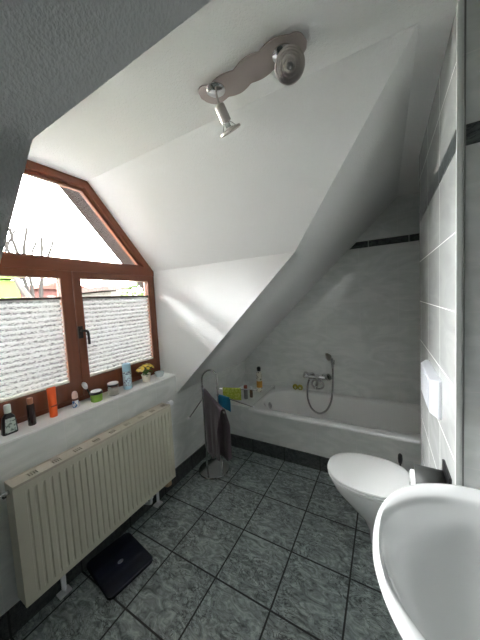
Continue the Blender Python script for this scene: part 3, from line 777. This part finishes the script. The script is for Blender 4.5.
# paper holder
ph = thing('toilet_paper_holder', 'toilet paper holder with dark steel flap, between washbasin and toilet', 'paper holder', (W, 1.13, .80))
MB().box((W-.010, 1.075, .705), (W+.001, 1.205, .862)).build('wall_plate', M['black'], ph, bevel=.003)
pts = []
for k in range(9):
    a = math.radians(100 - 62*k/8); pts.append((1.14 - .069*math.cos(a)*1.0, .772+.069*math.sin(a)))
mb = MB()
rs = [[(W-.012, y, z), (1.690, y, z)] for y, z in [(1.20, .812), (1.175, .828), (1.145, .834), (1.115, .828), (1.09, .812), (1.073, .785), (1.068, .755)]]
mb.rings(rs, closed=False); fo = mb.build('flap', M['steel'], ph, angle=60)
s = fo.modifiers.new('thickness', 'SOLIDIFY'); s.thickness = .003; s.offset = 0
MB().tube([(W-.010, 1.135, .765), (1.672, 1.135, .765)], .006, 12).build('roll_bar', M['chrome'], ph)
tag(MB().lathe([(.020, 0), (.049, 0), (.052, .004), (.052, .103), (.050, .106), (.020, .106), (.020, 0)], (1.677, 1.135, .768), (1, 0, 0), 36, False, False).build('toilet_paper_roll', M['paper'], None),
    'white toilet paper roll under the dark steel flap', 'toilet paper')

# ================================================================== WASHBASIN
wb = thing('washbasin', 'white oval washbasin on the right, in front of the cistern box', 'washbasin', (1.85, .665, .9))
SC = (1.90, .660)
def dee(ax, ay, z, back=None, cx=None, n=64, cy=SC[1], xb=W2+.001, pw=2.08):
    """ellipse towards the room, straight sides back to the wall; same vertex count for every ring"""
    cx = SC[0] if cx is None else cx; pts = []
    for i in range(n+1):
        a = PI/2 + PI*i/n; c, s = math.cos(a), math.sin(a)
        q = 2/(pw+.27) if s > 0 else 2/pw
        pts.append(Vector((cx - ax*abs(c)**q, cy + ay*(1.035 if s > 0 else 1)*math.copysign(abs(s)**q, s), z)))
    for k in range(1, 4): pts.append(Vector((cx+(xb-cx)*k/3, cy-ay, z)))
    for k in range(1, 12): pts.append(Vector((xb, cy-ay+2.035*ay*k/12, z)))
    for k in range(3): pts.append(Vector((xb-(xb-cx)*k/3, cy+ay*1.035, z)))
    return pts
def bowl(ax, ay, z, cx=1.85, m=None):
    n0 = 65+3+11+3; pts = []
    # same number of vertices, ellipse all round, angles matched to the outer ring directions
    ref = dee(.343, .332, 0)
    for p in ref:
        d = Vector((p.x-1.86, p.y-.665, 0)); a = math.atan2(d.y/ay, d.x/ax)
        xo = ax*math.cos(a)*(1 if d.x < 0 else .55)
        pts.append(Vector((cx+xo, .665+ay*math.sin(a), z)))
    return pts
mb = MB()
rs = [dee(.10, .16, .68, cx=1.86), dee(.22, .225, .705, cx=1.88), dee(.29, .28, .765, cx=1.89), dee(.325, .315, .850), dee(.340, .328, .878), dee(.343, .331, .890), dee(.338, .327, .899), dee(.328, .318, .902),
      bowl(.285, .270, .900), bowl(.276, .261, .895), bowl(.270, .255, .880), bowl(.258, .243, .840), bowl(.238, .222, .800), bowl(.195, .18, .768), bowl(.12, .11, .752), bowl(.04, .04, .748)]
mb.rings(rs); mb.build('basin', M['ceramic'], wb, angle=60)
MB().lathe([(.032, 0), (.032, .003), (.022, .004), (.018, .001), (.0, .001)], (1.85, .665, .7485), n=24).build('drain', M['chrome'], wb)
MB().tube([(1.86, .665, .682), (1.86, .665, .58), (1.90, .665, .54), (2.045, .665, .54)], .019, 14).build('waste_pipe', M['chrome'], wb)

# ================================================================== CEILING SPOTLIGHT BAR
cl = thing('ceiling_spotlight', 'satin nickel two-spot bar with a scalloped plate on the dormer ceiling', 'ceiling light', (1.16, .85, ZC))
# scalloped plate outline
up_, dn_ = [], []
LX0, LX1, CY = .942, 1.382, .852
n = 60
for i in range(n+1):
    u = i/n; x = LX0+(LX1-LX0)*u
    e_ = min(u, 1-u)/.11; endw = 1 if e_ > 1 else math.sqrt(max(0, 1-(1-e_)**2))
    w_ = .044 + .013*abs(math.sin(PI*u*4.0+.3)) 
    sh = .010*math.sin(2*PI*u*1.0)
    up_.append((x, CY + sh + w_*endw)); dn_.append((x, CY + sh - (.044+.013*abs(math.sin(PI*u*4.0+1.2)))*endw))
out_ = dn_ + up_[::-1][1:-1]
mb = MB(); mb.rings([[Vector((x, y, ZC-.022)) for x, y in out_], [Vector((x, y, ZC-.017)) for x, y in out_]])
mb.build('scalloped_plate', M['satinpink'], cl, angle=40)
MB().box((1.06, .825, ZC-.018), (1.27, .875, ZC-.0005)).build('ceiling_bracket', M['plastic'], cl, bevel=.003)
def spot(cx, cy, joint, direc, sz):
    base = Vector((cx, cy, ZC-.022))
    s0 = MB().lathe([(.038, 0), (.038, .004), (.030, .009), (.006, .012)], base, (0, 0, -1), 28).build('canopy_disc', M['chrome'], cl)
    j = Vector(joint); d = Vector(direc).normalized()
    MB().tube([base+Vector((0, 0, -.008)), base.lerp(j, .5), j], .0042, 12).ball(j, .008, 14).build('stem', M['satin'], cl)
    h = MB().lathe([(.006, -.004), (.0195, .002), (.0215, .008), (.0215, .062), (.019, .064), (.010, .066)], j, d, 24).build('spot_body', M['satin'], cl)
    # reflector dish with rings
    o = j + d*.070
    MB().lathe([(.020, .024), (.036, .020), (.045, .021), (.0475, .025), (.0475, .030), (.043, .031), (.041, .027), (.036, .028), (.034, .025), (.029, .026), (.026, .023), (.021, .024), (.018, .020), (.017, .014)], o, d, 40, False, False).build('reflector', M['satin'], h)
    MB().lathe([(.0115, -.004), (.0115, .018), (.009, .026), (.003, .030)], o, d, 16).build('bulb', M['bulb'], h)
    MB().lathe([(.0125, -.006), (.022, .004), (.031, .019), (.030, .020), (.021, .006), (.0115, -.005)], o, d, 28, False, False).build('glass_reflector', M['clearglass'], h)
    return s0
spot(1.018, .846, (1.026, .850, 2.345), (.16, .58, -.80), 1)
spot(1.300, .850, (1.322, .862, 2.352), (.20, -.80, -.56), 1)

# ================================================================== THINGS ON THE SILL
zs_ = ZSILL
# 1 black bottle, flat
t = thing('mouthwash_bottle', 'black flat bottle with grey label and pale cap, leftmost on the sill', 'bottle', (-.088, .436, zs_))
mb = MB(); rs = []
for z, w_, d_ in ((0, .030, .016), (.004, .032, .018), (.06, .029, .017), (.088, .024, .015), (.100, .015, .012), (.108, .010, .010)):
    rs.append(rrect(-.088-d_, -.088+d_, .436-w_, .436+w_, min(d_, w_)*.6, zs_+z, 5))
mb.rings(rs); mb.build('bottle_body', M['black'], t)
mb = MB().poly_extrude([(-.0705, .412, zs_+.010), (-.0705, .460, zs_+.010), (-.0715, .456, zs_+.082), (-.0715, .418, zs_+.082)], (.0015, 0, 0)); mb.build('label_panel', M['labelgrey'], t, smooth=False)
MB().lathe([(.014, .108), (.014, .146), (.012, .150)], (-.088, .436, zs_), n=24).build('cap', M['palecap'], t)
# 2 dark bottle with copper cap
t = thing('perfume_bottle', 'slim dark brown bottle with rose-gold cap beside the orange tube', 'bottle', (-.088, .532, zs_))
MB().lathe([(.016, 0), (.018, .003), (.018, .108), (.014, .116)], (-.088, .532, zs_), n=24).build('bottle_body', plain('dark_brown_glass', srgb(38, 24, 24), .15), t)
MB().lathe([(.012, .116), (.013, .118), (.013, .148), (.011, .150)], (-.088, .532, zs_), n=24).build('cap', M['copper'], t)
# 3 orange tube
t = thing('sunscreen_tube', 'bright orange squeeze tube standing on its cap on the sill', 'tube', (-.092, .638, zs_))
mb = MB(); rs = []
for z, w_, d_ in ((.028, .0195, .0195), (.035, .0205, .0205), (.09, .021, .017), (.14, .023, .009), (.168, .0235, .004), (.172, .0235, .003)):
    rs.append([Vector((-.092+d_*math.cos(2*PI*i/28), .638+w_*math.sin(2*PI*i/28), zs_+z)) for i in range(28)])
mb.rings(rs); mb.build('tube_body', M['orange'], t)
MB().lathe([(.019, 0), (.0195, .002), (.0195, .026), (.018, .028)], (-.092, .638, zs_), n=28).build('cap', M['orange'], t)
MB().box((-.0735, .620, zs_+.062), (-.0712, .656, zs_+.070)).build('printed_band', M['darkorange'], t, smooth=False)
# 4 small roll-on
t = thing('roll_on_deodorant', 'small white roll-on deodorant with pinkish cap on the sill', 'deodorant', (-.105, .767, zs_))
MB().lathe([(.015, 0), (.017, .003), (.018, .030), (.016, .044), (.015, .046)], (-.105, .767, zs_), n=24).build('bottle_body', M['whiteblue'], t)
MB().lathe([(.0165, .046), (.0168, .048), (.0165, .058)], (-.105, .767, zs_), n=24).build('printed_band', M['brownband'], t)
MB().lathe([(.016, .058), (.0168, .062), (.0160, .085), (.011, .099), (.004, .103)], (-.105, .767, zs_), n=24).build('cap', M['skin'], t)
# 5 green jar
t = thing('cosmetic_jar', 'green jar with white lid and black rim on the sill', 'jar', (-.075, .884, zs_))
MB().lathe([(.030, 0), (.034, .004), (.036, .045), (.034, .050)], (-.075, .884, zs_), n=32).build('jar_body', M['green'], t)
MB().lathe([(.037, .050), (.038, .052), (.038, .064), (.034, .066)], (-.075, .884, zs_), n=32).build('rim', M['black'], t)
MB().lathe([(.032, .066), (.032, .071), (.028, .073)], (-.075, .884, zs_), n=32).build('lid', M['plastic'], t)
# 6 brush with a pale fluffy head leaning in the corner of the mullion
t = thing('powder_brush', 'white powder brush leaning on the window mullion behind the green jar', 'brush', (-.115, .838, zs_))
MB().tube([(-.124, .882, zs_), (-.140, .862, zs_+.085)], .0045, 10).build('brush_handle', M['black'], t)
MB().lathe([(.006, 0), (.013, .012), (.016, .03), (.012, .045), (.003, .052)], (-.140, .862, zs_+.080), Vector((-.3, -.3, 1)), 16).build('bristles', M['paper'], t)
# 7 glass jar with white lid
t = thing('glass_jar', 'clear glass jar with white lid between the green jar and blue bottle', 'jar', (-.072, 1.004, zs_))
MB().lathe([(.030, 0), (.035, .003), (.036, .05), (.032, .062), (.032, .066)], (-.072, 1.004, zs_), n=32).build('jar_body', M['clearglass'], t)
MB().lathe([(.028, .004), (.030, .006), (.031, .040), (.02, .045)], (-.072, 1.004, zs_), n=28).build('filling', M['jarfill'], t)
MB().lathe([(.0355, .066), (.036, .068), (.036, .078)], (-.072, 1.004, zs_), n=32).build('rim', M['black'], t)
MB().lathe([(.035, .078), (.035, .086), (.031, .088)], (-.072, 1.004, zs_), n=32).build('lid', M['plastic'], t)
# 8 blue bottle
t = thing('lotion_bottle', 'tall light blue bottle with printed label beside the flower pot', 'bottle', (-.085, 1.128, zs_))
MB().lathe([(.027, 0), (.030, .004), (.030, .148), (.029, .150)], (-.085, 1.128, zs_), n=32).build('bottle_body', M['lightblue'], t)
MB().lathe([(.0304, .025), (.0304, .135)], (-.085, 1.128, zs_), n=32, cap0=False, cap1=False).build('label_band', M['bluelabel'], t)
MB().lathe([(.029, .150), (.0295, .153), (.0295, .186), (.026, .190)], (-.085, 1.128, zs_), n=32).build('cap', M['lightblue'], t)
# 9 flower pot
fx, fy = -.088, 1.302
t = thing('flower_pot', 'small cream pot of yellow flowers near the right end of the sill', 'flower pot', (fx, fy, zs_))
MB().lathe([(.026, 0), (.028, .003), (.035, .052), (.037, .054), (.037, .060), (.033, .060), (.031, .050), (.0, .048)], (fx, fy, zs_), n=28, cap1=False).build('pot', M['cream'], t)
MB().lathe([(.030, .050), (.0, .054)], (fx, fy, zs_), n=20).build('soil', M['soil'], t)
mb = MB()
for i in range(90):
    a = random.uniform(0, 2*PI); h = random.uniform(.055, .13); r = random.uniform(.008, .072)*(1-abs(h-.095)*4)
    p = Vector((fx+r*math.cos(a)*.8, fy+r*math.sin(a), zs_+h))
    d = Vector((math.cos(a), math.sin(a), random.uniform(-.3, .8))).normalized(); sd = d.cross(Vector((0, 0, 1))).normalized()
    L_ = random.uniform(.016, .028)
    vs = [mb.bm.verts.new(q) for q in (p-d*L_*.5, p+sd*L_*.35, p+d*L_*.7-Vector((0, 0, .004)), p-sd*L_*.35)]; mb.bm.faces.new(vs)
for i in range(12):
    a = 2*PI*i/12; mb.tube([(fx, fy, zs_+.052), (fx+.02*math.cos(a), fy+.025*math.sin(a), zs_+.085), (fx+.04*math.cos(a), fy+.05*math.sin(a), zs_+.11)], .0016, 6)
mb.build('foliage', M['leaf'], t, smooth=False, recalc=False)
for i in range(26):
    a = random.uniform(0, 2*PI); r = math.sqrt(random.uniform(0, 1))*.068; z = zs_+.142-.55*r+random.uniform(-.012, .008)
    c = Vector((fx+r*math.cos(a)*.8, fy+r*math.sin(a), z)); nrm = Vector((math.cos(a)*r*12+.25, math.sin(a)*r*12, 1)).normalized()
    u = nrm.orthogonal().normalized(); v = nrm.cross(u); mb = MB()
    for k in range(6):
        b_ = 2*PI*k/6; d = u*math.cos(b_)+v*math.sin(b_); e = nrm.cross(d)
        vs = [mb.bm.verts.new(q) for q in (c, c+d*.009+e*.0062+nrm*.002, c+d*.0165+nrm*.004, c+d*.009-e*.0062+nrm*.002)]; mb.bm.faces.new(vs)
    mb.build('flower', M['petal'] if i % 3 else M['petalpale'], t, smooth=False, recalc=False)
# 10 pale dish in the corner
t = tag(MB().lathe([(.026, 0), (.028, .002), (.038, .030), (.041, .040), (.038, .040), (.034, .030), (.024, .006), (.0, .005)], (-.085, 1.438, zs_), n=32).build('glass_dish', plain('pale_blue_grey_glass', srgb(222, 232, 236), .1, trans=.25), None),
        'small pale blue-grey dish at the right end of the sill', 'dish')

# ================================================================== LIGHT, WORLD, CAMERA
w = bpy.data.worlds.new('overcast_sky'); scene.world = w; w.use_nodes = True
wt = w.node_tree; bg = wt.nodes['Background']; bg.inputs[0].default_value = (.98, .993, 1, 1)
# standard overcast sky: three times brighter overhead than at the horizon
tc = N(wt, 'ShaderNodeTexCoord'); sp = N(wt, 'ShaderNodeSeparateXYZ'); wt.links.new(tc.outputs['Generated'], sp.inputs[0])
mr = N(wt, 'ShaderNodeMapRange'); mr.inputs[1].default_value = 0; mr.inputs[2].default_value = 1; mr.inputs[3].default_value = SKY; mr.inputs[4].default_value = SKY*3
wt.links.new(sp.outputs[2], mr.inputs[0]); wt.links.new(mr.outputs[0], bg.inputs[1])
def portal(y0, y1, z0, z1):
    l = bpy.data.lights.new('window_portal', 'AREA'); l.shape = 'RECTANGLE'; l.size = y1-y0; l.size_y = z1-z0; l.cycles.is_portal = True
    o = bpy.data.objects.new('window_portal', l); col.objects.link(o); o.location = (-.30, (y0+y1)/2, (z0+z1)/2)
    o.rotation_euler = Vector((1, 0, 0)).to_track_quat('-Z', 'Y').to_euler()
    o['kind'] = 'helper'
portal(YN, YC, ZSILL, ZC)

cam = bpy.data.cameras.new('camera'); co = bpy.data.objects.new('camera', cam); col.objects.link(co)
F, YAW, PITCH, ROLL = 255.163, 29.712, -3.874, -3.104
y, p, r = map(math.radians, (YAW, PITCH, ROLL))
fw = Vector((-math.sin(y)*math.cos(p), math.cos(y)*math.cos(p), math.sin(p)))
rt = Vector((math.cos(y), math.sin(y), 0)); up = rt.cross(fw)
rt2 = rt*math.cos(r)+up*math.sin(r); up2 = -rt*math.sin(r)+up*math.cos(r)
m = Matrix((rt2, up2, -fw)).transposed().to_4x4(); m.translation = (1.596, -.067, 1.566)
co.matrix_world = m
cam.sensor_fit = 'VERTICAL'; cam.sensor_height = 24; cam.lens = F/640*24
cam.shift_x = -.259/640; cam.shift_y = -4.339/640
cam.clip_start = .02
scene.camera = co

vs_ = scene.view_settings
vs_.view_transform = 'Standard'; vs_.look = 'None'; vs_.exposure = 3.05; vs_.gamma = 1; vs_.use_curve_mapping = False
c_ = scene.cycles
c_.use_denoising = True; c_.denoiser = 'OPENIMAGEDENOISE'
c_.max_bounces = 12; c_.diffuse_bounces = 8; c_.glossy_bounces = 6; c_.transmission_bounces = 8; c_.transparent_max_bounces = 12
c_.sample_clamp_indirect = 8
